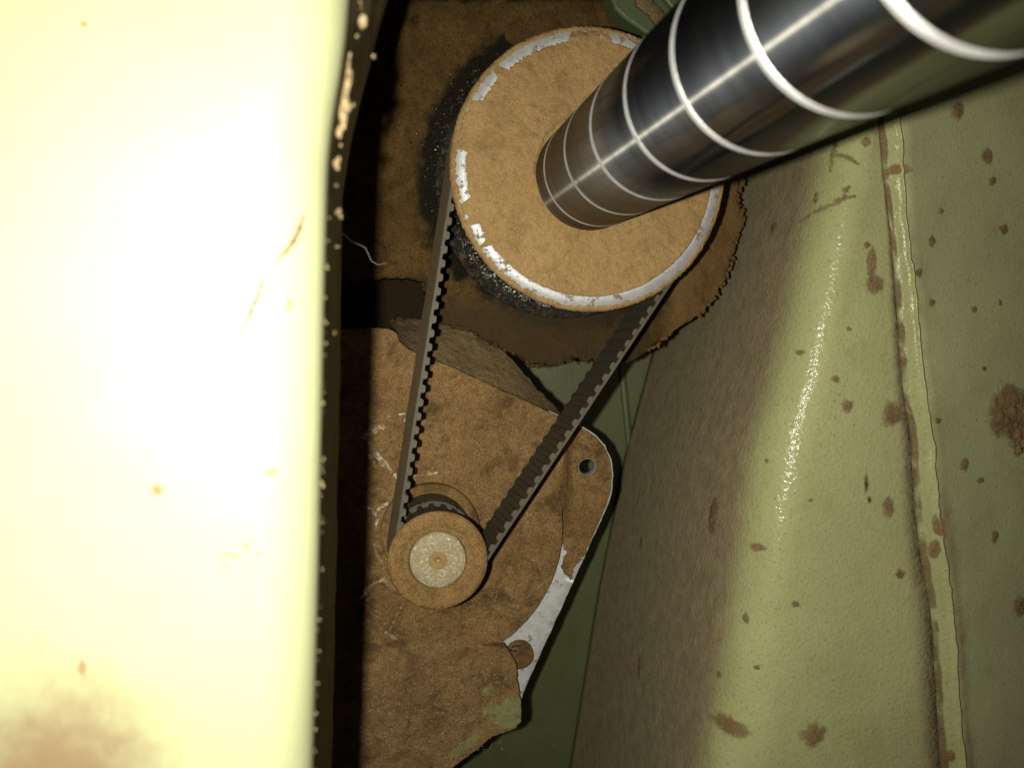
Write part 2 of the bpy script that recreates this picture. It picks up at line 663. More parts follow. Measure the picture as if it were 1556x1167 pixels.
# ================================================================== guard sheet on the right
tF = [(-200, 1190), (0, 1130), (300, 1050), (540, 985), (700, 942), (900, 903), (1167, 860), (1300, 838)]
tD = [(-200, 1330), (0, 1292), (200, 1250), (328, 1225), (457, 1202), (585, 1174), (660, 1148), (884, 1119), (1018, 1096), (1130, 1075), (1300, 1040)]
tH = [(-200, 1375), (0, 1335), (290, 1290), (400, 1270), (560, 1240), (680, 1215), (800, 1190), (900, 1175), (1000, 1165), (1167, 1148), (1300, 1130)]
tG = [(-200, 1295), (0, 1312), (200, 1333), (307, 1345), (393, 1354), (478, 1361), (564, 1367), (628, 1375), (660, 1381), (772, 1388), (852, 1397), (928, 1412), (1018, 1417), (1152, 1426), (1300, 1436)]
tE = [(-200, 1340), (0, 1355), (200, 1371), (307, 1376), (384, 1384), (457, 1395), (543, 1401), (628, 1412), (682, 1421), (772, 1426), (861, 1441), (951, 1452), (1040, 1457), (1152, 1468), (1300, 1485)]
YG = 0.302
guard = thing('guard_sheet', 'pale green bent sheet metal guard with a soft rounded bend and dusty side', 'machine guard', P(1150, 1167, 0.31))
rows = []
U = []
for j in range(91):
    py = -200 + j * 17
    F, D, H, G = (lerp_tab(t, py) for t in (tF, tD, tH, tG))
    G = max(G, H + 8)
    far = P(F, py, YB + 0.004)
    cor = P(D + 22, py, YG)
    end = P(G + 2, py, YG + 0.0006)
    p2 = P(min(H + 26, G - 4), py, YG)
    d = (far - cor).normalized()
    p0 = cor + d * 0.030
    row, us = [], []
    for i in range(12):
        row.append(far.lerp(p0, i / 12)); us.append(i / 12)
    for i in range(25):
        t = i / 24
        row.append(p0 * (1 - t) ** 2 + cor * 2 * t * (1 - t) + p2 * t * t); us.append(1 + t)
    for i in range(1, 9):
        row.append(p2.lerp(end, i / 8)); us.append(2 + i / 8)
    for q in range(len(row)):
        row[q] = row[q] + Vector((0, 0.0006 * fbm(row[q].x * 25, row[q].z * 16, 8), 0))
    rows.append(row)
    U += us
o = put('sheet', loft(rows), M_paint, guard)
at = o.data.attributes.new('dust', 'FLOAT', 'POINT')
vals = []
for u in U:
    d = 0.86 if u < 1.0 else max(0.0, 0.86 * (1 - (u - 1.0) / 0.62))
    if u > 2.75:
        d = 0.15 + (u - 2.75) * 2.2
    vals.append(d)
at.data.foreach_set('value', vals)
solid(o, 0.0015, 1)
GSHEET = o

# the lapped hem: groove, rising flank, rolled edge
rows, U = [], []
for j in range(181):
    py = -200 + j * 8.5
    G, E = lerp_tab(tG, py), lerp_tab(tE, py)
    E += 2.6 * fbm(py * 0.03, 1.3, 2, 3) + 1.2 * fbm(py * 0.11, 5, 2, 2)
    w = E - G
    row = []
    for f, dy in ((0.0, 0.0008), (0.06, 0.0013), (0.16, 0.0013), (0.28, 0.0006), (0.45, 0.0002), (0.62, -0.0003), (0.76, -0.0007), (0.88, -0.0014), (0.95, -0.0021), (0.99, -0.0021), (1.01, -0.0012), (1.0, 0.0030), (0.98, 0.0065)):
        p = P(G + w * f, py, YG + dy + 0.0002 * fbm(py * 0.05, f * 3, 4))
        row.append(p)
        U.append(0.62 + 0.5 * fbm(py * 0.035, 2, f * 2, 3) if 0.05 < f < 0.3 else (0.45 if f < 0.4 else 0.0 if f < 0.99 else 0.5))
    rows.append(row)
o = put('hem', loft(rows), M_paint_hem, guard)
at = o.data.attributes.new('dust', 'FLOAT', 'POINT')
at.data.foreach_set('value', U)
HEM = o

# ================================================================== side wall right of the hem
wall = thing('side_wall', 'darker green side wall with brown dirt spots, at the right edge', 'panel', P(1520, 1167, 0.33))
rows = []
for j in range(60):
    py = -250 + j * 27
    E = lerp_tab(tE, py) - 8
    a = P(E, py, YG + 0.0004)
    b = P(1640, py, 0.328)
    row = []
    for i in range(21):
        p = a.lerp(b, i / 20 * 1.5)
        row.append(p + Vector((0, 0.0007 * fbm(p.x * 25, p.z * 25, 9), 0)))
    rows.append(row)
o = put('sheet', loft(rows), M_paint_wall, wall)
set_attr(o, 'dust', lambda v: 0.20 + 0.2 * fbm(v.x * 30, v.z * 30, 2) + max(0, 0.75 - abs(to_px(v)[0] - lerp_tab(tE, to_px(v)[1])) / 22))
solid(o, 0.0015, 1)
WSHEET = o

# ---- dirt spots, each lying on the sheet it hits
bpy.context.view_layer.update()


def bvh(o):
    bm = bmesh.new()
    bm.from_mesh(o.data)
    bmesh.ops.translate(bm, verts=bm.verts, vec=root_loc(o))
    t = BVHTree.FromBMesh(bm)
    bm.free()
    return t


BV = [(bvh(GSHEET), guard), (bvh(HEM), guard), (bvh(WSHEET), wall)]


def hit(px, py):
    best = None
    for t, own in BV:
        loc, n, _, dist = t.ray_cast(Vector((0, 0, 0)), ray(px, py))
        if loc is not None and (best is None or dist < best[2]):
            best = (loc, n if n.dot(ray(px, py)) < 0 else -n, dist, own)
    return best


spots = [(1455, 168, 11, 13), (1500, 236, 10, 12), (1508, 275, 7, 6), (1525, 348, 8, 7), (1415, 366, 7, 9), (1430, 320, 5, 5),
         (1465, 706, 9, 10), (1356, 630, 14, 20), (1270, 576, 6, 6), (1216, 536, 7, 5), (1287, 617, 9, 10), (1176, 346, 9, 10),
         (1084, 785, 14, 30), (1152, 832, 13, 7), (1350, 772, 10, 16), (1367, 873, 7, 8), (1209, 918, 6, 6), (1093, 1026, 6, 5),
         (1112, 1104, 30, 13), (1235, 1117, 17, 16), (1134, 940, 5, 8), (1324, 398, 7, 26), (1329, 432, 13, 13), (1420, 835, 9, 14),
         (1511, 815, 7, 9), (1550, 922, 12, 14), (972, 1012, 6, 17), (974, 826, 5, 14), (1362, 258, 16, 9), (1425, 800, 9, 18),
         (1440, 1150, 10, 9), (1316, 215, 6, 8), (1318, 372, 5, 5), (1490, 730, 6, 5), (1395, 415, 7, 7), (1416, 460, 6, 6), (1480, 470, 5, 5), (1425, 640, 6, 5),
         (1150, 1015, 5, 4), (1165, 700, 4, 4), (1232, 760, 3, 3), (1290, 500, 4, 4), (1240, 300, 5, 9), (1520, 460, 4, 5), (1495, 560, 5, 4)]
for q, (x, y, rx, rz) in enumerate(spots):
    h = hit(x, y)
    if not h:
        continue
    m = h[2] / FPX
    put('dirt_spot', blob(h[0], h[1], rx * m * 1.15, rz * m, min(rx, rz) * m * 0.22, 18, q + 1, random.uniform(-0.3, 0.3)), M_spot, h[3])
# forked smears of dirt near the top of the bend
for q, pl in enumerate(([(1215, 338), (1240, 322), (1262, 312), (1285, 300), (1300, 298)], [(1283, 305), (1284, 290), (1292, 282)], [(1268, 240), (1274, 236), (1290, 240), (1305, 250)], [(1262, 262), (1266, 235), (1272, 212)])):
    n = 14 * (len(pl) - 1)
    bm = bmesh.new()
    lay = bm.verts.layers.float.new('core')
    pv = None
    for i in range(n + 1):
        t = i / n
        x, y = along(pl, t)
        x2, y2 = along(pl, min(1, t + 0.02))
        x1, y1 = along(pl, max(0, t - 0.02))
        L = math.hypot(x2 - x1, y2 - y1) + 1e-6
        nx, ny = -(y2 - y1) / L, (x2 - x1) / L
        w = (7.5 + 5 * fbm(t * 9, q, 3)) * (0.4 + 0.6 * math.sin(PI * min(0.97, t + 0.03)))
        cur = []
        for f, cv in ((-1, 0.0), (-0.5, 0.55), (0, 0.85), (0.5, 0.55), (1, 0.0)):
            hh = hit(x + nx * w * f, y + ny * w * f)
            v = bm.verts.new(hh[0] + hh[1] * 0.0004 * cv + hh[1] * 0.00005)
            v[lay] = cv * (0.55 + 0.45 * t)
            cur.append(v)
        if pv:
            for k in range(4):
                bm.faces.new((pv[k], pv[k + 1], cur[k + 1], cur[k]))
        pv = cur
    put('dirt_smear', bm, M_spot, guard)
h = hit(1316, 735)
m = h[2] / FPX
put('scuff_mark', blob(h[0], h[1], 4.5 * m, 17 * m, 0.3 * m, 14, 77, 0.05), M_scuff, guard)
h = hit(1321, 760)
put('scuff_mark', blob(h[0], h[1], 4 * m, 7 * m, 0.3 * m, 14, 78, 0.2), M_scuff, guard)
h = hit(1534, 628)
m = h[2] / FPX
cl = thing('dust_clump', 'largest lump of brown sawdust stuck on the green side wall', 'dust clump', h[0])
def clump(c, nrm, rx, rz, h, seed, nr=16, ns=56):
    n = nrm.normalized()
    t = n.cross(Vector((0, 0, 1))).normalized()
    b = n.cross(t)
    bm = bmesh.new()
    lay = bm.verts.layers.float.new('core')
    rings = []
    for i in range(nr):
        f = 1 - i / nr
        ring = []
        for k in range(ns):
            a = 2 * PI * k / ns
            q = 1 + 0.22 * fbm(math.cos(a) * 1.4, math.sin(a) * 1.4, seed, 3)
            u, w = f * q * math.cos(a), f * q * math.sin(a)
            e = max(0.0, 1 - f)
            hh = h * (min(1, e * 2.2) * (0.55 + 0.75 * fbm(u * 3, w * 3, seed + 3, 5)) + 0.05)
            v = bm.verts.new(c + t * u * rx + b * w * rz + n * hh)
            v[lay] = min(1.0, e * 2.4)
            ring.append(v)
        rings.append(ring)
    for x, y in zip(rings, rings[1:]):
        for k in range(ns):
            bm.faces.new((x[k], x[(k + 1) % ns], y[(k + 1) % ns], y[k]))
    bm.faces.new(rings[-1])
    return bm


put('lump', clump(h[0], h[1], 54 * m, 42 * m, 7 * m, 21), M_spot, cl)
put('lump', clump(h[0] + Vector((0.0045, -0.0008, -0.010)), h[1], 26 * m, 28 * m, 7 * m, 25), M_spot, cl)

# ================================================================== bearing housing behind the big pulley
YH = 0.353
hp = [(440, -130), (1120, -130), (1128, 200), (1129, 268), (1121, 300), (1131, 335), (1116, 368), (1111, 400), (1101, 428), (1082, 456), (1062, 478),
      (1035, 492), (1008, 516), (988, 530), (958, 548), (905, 551), (862, 547), (834, 555), (806, 556), (790, 541), (768, 531), (745, 521),
      (712, 500), (672, 490), (652, 488), (645, 428), (600, 421), (560, 426), (440, 426)]
hous = thing('bearing_housing', 'dark brown oily dust caked bearing housing behind the large pulley', 'bearing housing', P(880, 545, YH))


def hous_rel(v):
    return 0.0012 * fbm(v.x * 70, v.z * 70, 1, 5) - 0.0004 * abs(fbm(v.x * 260, v.z * 260, 4, 3))


bm = plate(rough_outline(hp, 5, 3.2, 0.05, 3), lambda x, y: YH + max(0, (x - 980)) / 150 * 0.012, 0.012, grid=0.004, relief=hous_rel)
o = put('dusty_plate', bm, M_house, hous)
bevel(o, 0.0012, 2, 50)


def dpx(v):
    return to_px(v)


def grease_f(v):
    x, y = dpx(v)
    r = math.hypot(x - 885, y - 270)
    a = math.degrees(math.atan2(-(y - 270), x - 885))
    g = 0.0
    if a > 118 or a < -140:
        g = max(0.0, 1 - max(0, r - 205) / 78) * 1.3
    elif a < -40:
        g = max(0.0, 1 - max(0, r - 205) / 70) * 0.85
    g += max(0.0, 1 - (y + 5) / 25) * 0.7 if y < 20 else 0
    return g


set_attr(o, 'grease', grease_f)
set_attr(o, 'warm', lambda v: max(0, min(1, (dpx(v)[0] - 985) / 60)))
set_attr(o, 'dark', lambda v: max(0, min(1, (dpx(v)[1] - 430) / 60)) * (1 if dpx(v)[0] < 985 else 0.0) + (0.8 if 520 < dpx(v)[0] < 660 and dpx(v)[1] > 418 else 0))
# black grease thrown off the belt, a lumpy smear with wet glints
bm = bmesh.new()
for k in range(150):
    a = math.radians(random.triangular(118, 196, 160))
    r = 211 + abs(random.gauss(0, 15)) + (5 if random.random() < .2 else 0)
    x, y = 885 + r * math.cos(a), 270 - r * math.sin(a)
    c = P(x, y, YH - 0.0006)
    s = random.uniform(0.0003, 0.0010)
    mt = Matrix.Translation(c) @ Matrix.Rotation(random.uniform(0, 6), 4, 'Y') @ Matrix.Diagonal((s * random.uniform(.7, 1.6), s * 0.8, s, 1))
    bmesh.ops.create_icosphere(bm, subdivisions=1, radius=1, matrix=mt)
for v in bm.verts:
    v.co += noise.noise_vector(v.co * 1500) * 0.00018
put('grease_lumps', bm, M_grease, hous, kind='stuff')
bm = bmesh.new()
for k in range(170):                                   # bright metal bits added as the sparkle of the wet grease
    a = math.radians(random.triangular(118, 200, 165))
    r = 214 + abs(random.gauss(0, 20))
    q = random.uniform(0.00006, 0.0002)
    mt = Matrix.Translation(P(885 + r * math.cos(a), 270 - r * math.sin(a), YH - 0.0012)) @ Matrix.Rotation(random.uniform(0, 6), 4, 'X') @ Matrix.Rotation(random.uniform(0, 6), 4, 'Z') @ Matrix.Diagonal((q * 1.6, q * .5, q, 1))
    bmesh.ops.create_icosphere(bm, subdivisions=1, radius=1, matrix=mt)
put('glint_bits', bm, M_glint, hous, kind='stuff', smooth=False)
o = put('gap_shade_sheet', plate([(400, 380), (664, 380), (664, 520), (400, 520)], YH + 0.028, 0.004), M_gap_shade, hous, smooth=False)  # added black sheet: stands in for the shade in the gap
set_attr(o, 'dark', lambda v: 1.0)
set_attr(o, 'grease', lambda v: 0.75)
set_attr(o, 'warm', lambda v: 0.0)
# crust of dust crumbs hanging on the edge
bm = bmesh.new()
edge = rough_outline(hp[2:26], 4, 3, 0.05, 8, closed=False)
for (x, y) in edge:
    if random.random() < 0.8 and y > 250:
        s = random.uniform(0.0004, 0.0011)
        mt = Matrix.Translation(P(x, y, YH + max(0, (x - 980)) / 150 * 0.012 + random.uniform(-0.0006, 0.003))) @ Matrix.Rotation(random.uniform(0, 6), 4, 'Y') @ Matrix.Diagonal((s * 1.5, s, s, 1))
        bmesh.ops.create_icosphere(bm, subdivisions=1, radius=1, matrix=mt)
for v in bm.verts:
    v.co += noise.noise_vector(v.co * 1800) * 0.00035
o = put('dust_crust', bm, M_house, hous, kind='stuff', smooth=False)
set_attr(o, 'grease', lambda v: 0.0)
set_attr(o, 'dark', lambda v: 0.4 if dpx(v)[0] < 960 else 0.0)
set_attr(o, 'warm', lambda v: 1.0 if dpx(v)[0] > 985 else 0.0)

# ================================================================== green cast lug at the top
lug = thing('cast_lug', 'dark green cast lug with a dusty edge above the large pulley', 'machine casting', P(975, 50, 0.334))
o = put('body', plate([(922, -90), (926, -10), (934, 12), (948, 26), (985, 52), (1010, 66), (1060, 40), (1060, -90)], 0.334, 0.011), M_lug, lug, smooth=False)
bevel(o, 0.0012, 3)
o = put('worn_rib', plate(rough_outline([(958, -40), (968, 8), (985, 22), (1000, 40), (1014, 24), (996, 2), (984, -40)], 5, 1.5, 0.1, 2), 0.3325, 0.0014), M_dust_grey, lug)
o = put('upper_boss', plate([(1006, -60), (1010, -2), (1022, 12), (1060, 22), (1060, -60)], 0.330, 0.0035), M_lug, lug, smooth=False)
bevel(o, 0.0008, 2)

# ================================================================== motor
YM = 0.345                       # front of the end bell
motor = thing('motor', 'dust covered electric motor with a bare aluminium mounting flange', 'motor', P(640, 1050, YM))
fo = [(852, 628), (872, 640), (890, 651), (907, 662), (920, 677), (929, 697), (932, 722), (930, 748), (922, 772), (800, 1042), (790, 1070), (700, 1075), (420, 1075), (400, 640), (520, 560)]
hole = [(893 + 13.5 * math.cos(2 * PI * k / 24), 710 + 12.5 * math.sin(2 * PI * k / 24)) for k in range(24)]
bm = plate(rough_outline(fo, 7, 0.9, 0.1, 5), YM + 0.0085, 0.0065, holes=[hole], grid=0.006)
o = FLANGE = put('mounting_flange', bm, M_alu, motor)
bevel(o, 0.0005, 2)
# dust lying on the flange: over the eared corner, thinning to a torn edge
dp = [(850, 633), (872, 643), (890, 653), (906, 664), (919, 679), (927.5, 698), (930.5, 722), (928.5, 747), (921, 771), (888, 846), (874, 862), (868, 882), (858, 872), (852, 862), (862, 838), (848, 812), (843, 790), (838, 760), (836, 700), (836, 645)]
def smooth01(t):
    t = max(0.0, min(1.0, t))
    return t * t * (3 - 2 * t)


def fl_rel(v):
    x, y = to_px(v)
    return 0.0003 * fbm(v.x * 200, v.z * 200, 2) - 0.0072 * smooth01((872 - x) / 26) * smooth01((805 - y) / 50)


o = put('flange_dust', plate(rough_outline(dp, 4, 3.2, 0.09, 12, smooth_where=lambda x, y: x > 893 or y < 660), YM + 0.0079, 0.0009, holes=[[(893 + 14.0 * math.cos(2 * PI * k / 20), 710 + 13 * math.sin(2 * PI * k / 20)) for k in range(20)]], grid=0.003,
                             relief=fl_rel, edge=1.0), M_dust, FLANGE)
bevel(o, 0.0003, 2, 50)
# end bell: round boss, cut straight by the shoulder at its top
bell = [(852, 634), (857, 700)]
for k in range(0, 41):
    a = math.radians(18 - k * 5.2)
    bell.append((640 + 215 * math.cos(a), 800 - 215 * math.sin(a)))
bell += [(424, 740), (440, 560), (470, 510), (522, 501), (560, 498), (590, 499), (603, 506), (607, 519), (622, 531), (650, 543), (690, 559), (740, 583), (800, 610)]


def bell_rel(v):
    r = math.hypot(v.x - SC.x, v.z - SC.z) / PXM
    d = 0.0014 * fbm(v.x * 70, v.z * 70, 6, 5) + 0.0005 * fbm(v.x * 210, v.z * 210, 3, 4) - 0.0004 * abs(fbm(v.x * 330, v.z * 330, 7, 3))
    d += -0.0016 * math.exp(-((r - 128) / 22) ** 2) * 0.5
    return d


o = put('end_bell', plate(rough_outline(bell, 5, 0.9, 0.1, 6), YM, 0.0084, grid=0.0028, relief=bell_rel), M_dust, motor)
bevel(o, 0.0007, 2, 50)
# sloped shoulder above the bell, pale dust
front = [(603, 506), (607, 519), (622, 531), (650, 543), (690, 559), (740, 583), (800, 610), (853, 634)]
back = [(590, 487), (606, 484), (640, 486), (668, 485), (705, 492), (772, 538), (812, 585), (858, 633)]


rows = []
for j in range(13):
    s = j / 12
    row = []
    for i in range(71):
        t = i / 70
        a, b = along(front, t), along(back, t)
        p = P(a[0], a[1] - 1, YM + 0.0004).lerp(P(b[0] + 3 * fbm(t * 22, 1, 1) * s, b[1] + 4 * fbm(t * 26, 2, 5) * s, YM + 0.008 + 0.022 * (1 - t) ** 0.7), s)
        p.z += 0.0008 * fbm(p.x * 130, p.y * 130, 3) * s
        row.append(p)
    rows.append(row)
o = put('shoulder', loft(rows), M_dust_grey, motor)
# round motor body behind the flange
o = put('motor_body', lathe(P(640, 800, 0.4), [(0.0, YM + 0.016), (0.043, YM + 0.016), (0.044, YM + 0.018), (0.044, 0.47), (0.042, 0.475), (0.0, 0.475)], 64), M_paint_back, motor)
set_attr(o, 'dust', lambda v: 0.5)
# raised casting ribs with scraped crests
ribs = [([(552, 668), (562, 656), (578, 648), (596, 643), (616, 639)], 5.2), ([(556, 664), (566, 684), (580, 702), (594, 716), (606, 726)], 4.6),
        ([(632, 724), (645, 721), (668, 718)], 2.4), ([(628, 700), (632, 712), (630, 724)], 1.8), ([(545, 912), (556, 898), (568, 886), (582, 880), (592, 888), (604, 900)], 4.0),
        ([(613, 914), (606, 928), (598, 946), (592, 958)], 3.0), ([(553, 768), (566, 774), (574, 790), (568, 806)], 3.0), ([(572, 776), (584, 768), (592, 764)], 2.2),
        ([(568, 824), (572, 842), (580, 856), (590, 864)], 2.6),
        ([(648, 742), (652, 748), (655, 755)], 1.6), ([(700, 700), (706, 708), (705, 716)], 1.8), ([(560, 690), (568, 704), (574, 716)], 3.2), ([(585, 960), (596, 968), (604, 972)], 3.0),
        ([(566, 640), (584, 634), (600, 631), (616, 628)], 2.6), ([(680, 742), (690, 746), (696, 752)], 1.6)]
for pl, w in ribs:
    pts = [P(x, y, YM + 0.0002) for x, y in [along(pl, i / 24) for i in range(25)]]
    rows = []
    for i, p in enumerate(pts):
        a, b = pts[max(0, i - 1)], pts[min(24, i + 1)]
        t = (b - a).normalized()
        s = Vector((t.z, 0, -t.x))
        ww = w * PXM * 1.5 * (1 + 0.5 * fbm(p.x * 600, p.z * 600, 3)) * (0.35 + 0.65 * math.sin(PI * min(1, max(0, (i + 1) / 26))) ** 0.5)
        hh = 0.0011 * (1 + 0.8 * fbm(p.x * 800, p.z * 800, 5))
        rows.append([p + s * ww, p + s * ww * 0.5 + Vector((0, -hh * .8, 0)), p + Vector((0, -hh, 0)), p - s * ww * 0.5 + Vector((0, -hh * .8, 0)), p - s * ww])
    put('casting_rib', loft(rows), M_scrape, motor)
# bolt in the flange
c = P(790, 997, YM + 0.006)
r = 22.5 * PXM * 1.12
o = put('bolt_head', lathe(c, [(r * 1.02, YM + 0.009), (r, YM + 0.0062), (r * 0.93, YM + 0.0058), (r * 0.5, YM + 0.0056), (0.0001, YM + 0.0056)], 40), M_dust, FLANGE)
bm = bmesh.new()
for (x, y, l, a) in ((776, 988, 6, .7), (781, 983, 6, -.3), (787, 982, 6, .1), (777, 995, 4, 1.4), (783, 990, 3, .5)):
    mt = Matrix.Translation(P(x, y, YM + 0.0055)) @ Matrix.Rotation(a, 4, 'Y') @ Matrix.Diagonal((l * PXM, 0.0004, 0.0004, 1))
    bmesh.ops.create_icosphere(bm, subdivisions=1, radius=1, matrix=mt)
put('grease_fleck', bm, M_grease, motor, kind='stuff')
# loose lint and chips lying in the dust
bm = bmesh.new()


def lint(bm, x, y, depth, l, w):
    c = P(x, y, depth)
    a = random.uniform(0, PI)
    d = Vector((math.cos(a), random.uniform(-.35, .1), math.sin(a)))
    s = Vector((-math.sin(a), 0, math.cos(a))) * w
    k = Vector((-math.sin(a), 0, math.cos(a))) * l * random.uniform(-.4, .4)
    pr = None
    for t in (-1, 0, 1):
        q = c + d * l * t + (k if t == 0 else Vector((0, 0, 0)))
        u = [bm.verts.new(q + s), bm.verts.new(q + Vector((0, -w * 1.2, 0))), bm.verts.new(q - s)]
        if pr:
            for i in range(2):
                bm.faces.new((pr[i], pr[i + 1], u[i + 1], u[i]))
        pr = u


for k in range(900):
    x, y = random.uniform(535, 855), random.uniform(545, 1000)
    if math.hypot(x - 640, y - 800) > 205 and y > 700:
        continue
    if y < 545 + (x - 620) * 0.42:
        continue
    lint(bm, x, y, YM - 0.0005, random.uniform(0.0002, 0.0008), random.uniform(0.00003, 0.00008))
for k in range(380):
    lint(bm, random.uniform(535, 770), random.uniform(1000, 1140), YM - 0.0052, random.uniform(0.0002, 0.0007), random.uniform(0.00003, 0.00008))
put('lint', bm, M_lint, motor, kind='stuff', smooth=False)

# ================================================================== bracket at the bottom
br = thing('mounting_bracket', 'dust covered bracket below the motor with bare green paint at its corner', 'bracket', P(700, 1165, YM - 0.004))
bo = [(380, 930), (480, 930), (560, 930), (640, 935), (690, 945), (715, 970), (735, 985), (757, 983), (769, 985), (777, 997), (784, 1010), (786, 1038), (790, 1058), (793, 1078), (791, 1098), (784, 1108), (770, 1114), (748, 1120), (722, 1142), (690, 1166), (640, 1205), (600, 1240), (380, 1260)]


def br_rel(v):
    x, y = dpx(v)
    e = max(0.0, 1 - (y - 978) / 42) * max(0.0, min(1.0, (752 - x) / 30))
    return 0.0006 * fbm(v.x * 110, v.z * 110, 9, 5) + 0.0054 * min(1.3, e) ** 1.2


o = put('plate', plate(rough_outline(bo, 5, 1.3, 0.1, 9), YM - 0.0045, 0.006, grid=0.003, relief=br_rel, edge=1.0), M_bracket, br)
bevel(o, 0.0011, 3, 50)


def bare(v):
    x, y = dpx(v)
    d1 = math.hypot((x - 772) / 28, (y - 1092) / 26)
    d2 = math.hypot((x - 735) / 26, (y - 1050) / 14)
    d3 = math.hypot((x - 770) / 18, (y - 1035) / 18)
    d4 = abs((y - 1120) - (722 - x) * 0.9) / 22 if x < 735 else 9
    return max(0.9 - d1 * 0.35, 0.62 - d2 * 0.35, 0.6 - d3 * 0.35, 0.66 - d4 * 0.4, 0)


set_attr(o, 'bare', bare)

# ================================================================== big pulley
pul = thing('large_pulley', 'large toothed belt pulley with a dusty face and bare metal rim', 'pulley', BC)
TP = 20.5 * PXM                                         # tooth pitch
RO, RI = 200 * PXM, 67 * PXM                            # outside radius of the belt on each pulley
BT, TH = 4.6 * PXM, 5.6 * PXM                           # band thickness, tooth height


def gear(c, rad, y0, y1, n, depth):
    bm = bmesh.new()
    A, B = [], []
    for k in range(n):
        for f, rr in ((0.0, rad), (0.32, rad), (0.42, rad - depth), (0.90, rad - depth)):
            a = 2 * PI * (k + f) / n
            for L, y in ((A, y0), (B, y1)):
                L.append(bm.verts.new((c.x + rr * math.cos(a), y, c.z + rr * math.sin(a))))
    m = len(A)
    for i in range(m):
        bm.faces.new((A[i], A[(i + 1) % m], B[(i + 1) % m], B[i]))
    return bm


o = put('toothed_drum', gear(BC, RO - BT, Y0 - 0.0008, Y0 + PW + 0.003, 60, TH), M_rubber_tooth, pul, smooth=False)
# rim: chamfered ring, bare aluminium
o = put('rim', lathe(BC, [(BR * 0.80, Y0 - 0.0016), (BR * 0.905, Y0 - 0.0020), (BR * 0.925, Y0 - 0.0020), (BR * 0.965, Y0 - 0.0011), (BR * 0.995, Y0 - 0.0001), (BR, Y0 + 0.0006), (BR, Y0 + 0.0020), (BR * 0.9, Y0 + 0.0020)], 160), M_rim, pul)
o = put('back_flange', lathe(BC, [(BR * 0.8, Y0 + PW + 0.0030), (BR * 1.035, Y0 + PW + 0.003), (BR * 1.05, Y0 + PW + 0.0036), (BR * 1.048, Y0 + PW + 0.0052), (BR * 0.8, Y0 + PW + 0.0052)], 128), M_grease, pul)
bevel(o, 0.0003, 1)
# the dust cake: its torn outer edge leaves the rim bare here and there
bare_arcs = [(-145, -2), (-155.5, -145.5), (172, 196), (136.5, 152), (99, 134), (62, 83)]


def is_bare(a):
    v = 0.0
    for lo, hi in bare_arcs:
        for s in (0, 360, -360):
            if lo <= a + s <= hi:
                v = max(v, min(1, (a + s - lo) / 2.0, (hi - a - s) / 2.0))
    return v


def polar(nseg, radii, hfun, rfun):
    bm = bmesh.new()
    R = []
    for k in range(nseg):
        a = 2 * PI * k / nseg
        R.append([bm.verts.new((BC.x + r * math.cos(a), hfun(a, r), BC.z + r * math.sin(a))) for r in rfun(a)])
    for k in range(nseg):
        a, b = R[k], R[(k + 1) % nseg]
        for i in range(len(a) - 1):
            bm.faces.new((a[i], a[i + 1], b[i + 1], b[i]))
    return bm


SHR = (P(974, 268, Y0) - P(814, 268, Y0)).length / 2
SHC = P(894, 268, Y0)


def face_r(a):
    d = (math.degrees(a) + 180) % 360 - 180
    b = is_bare(d)
    edge = BR * (0.978 + (0.903 - 0.978) * min(1, b))
    edge += BR * (0.003 * fbm(math.cos(a) * 30, math.sin(a) * 30, 2, 3) if b > 0.8 else 0.03 * fbm(math.cos(a) * 26, math.sin(a) * 26, 2, 4))
    if b > 0.02 and not (-140 < d < 0):
        edge += BR * 0.016 * fbm(math.cos(a) * 60, math.sin(a) * 60, 6, 4)
    edge = min(edge, BR * 0.985)
    r0 = SHR * 0.9
    rs = [r0 + (edge - 0.0005 - r0) * i / 34 for i in range(35)]
    return rs + [edge - 0.0002, edge]


def face_h(a, r):
    x, z = r * math.cos(a), r * math.sin(a)
    h = 0.00055 + 0.00035 * fbm(x * 160, z * 160, 4, 4) + 0.00022 * fbm(x * 520, z * 520, 2, 3)
    h += 0.0003 * fbm(math.log(r * 60) * 6, a * 2.2, 7, 4)
    if r < SHR * 1.035:
        return Y0 - 0.0004
    base = Y0 - 0.0018 if r < BR * 0.925 else Y0 - 0.0018 + (r - BR * 0.925) / (BR * 0.07) * 0.0018
    ed = face_r.edge.get(round(a, 5), BR)
    k = min(1.0, max(0.0, (ed - r) / 0.0005))
    return base - max(0.0002, h) * k + (1 - k) * 0.0002


face_r.edge = {}
for k in range(720):
    a = 2 * PI * k / 720
    st = random.getstate()
    face_r.edge[round(a, 5)] = face_r(a)[-1]
o = put('dusty_face', polar(720, None, face_h, face_r), M_dust_face, pul)
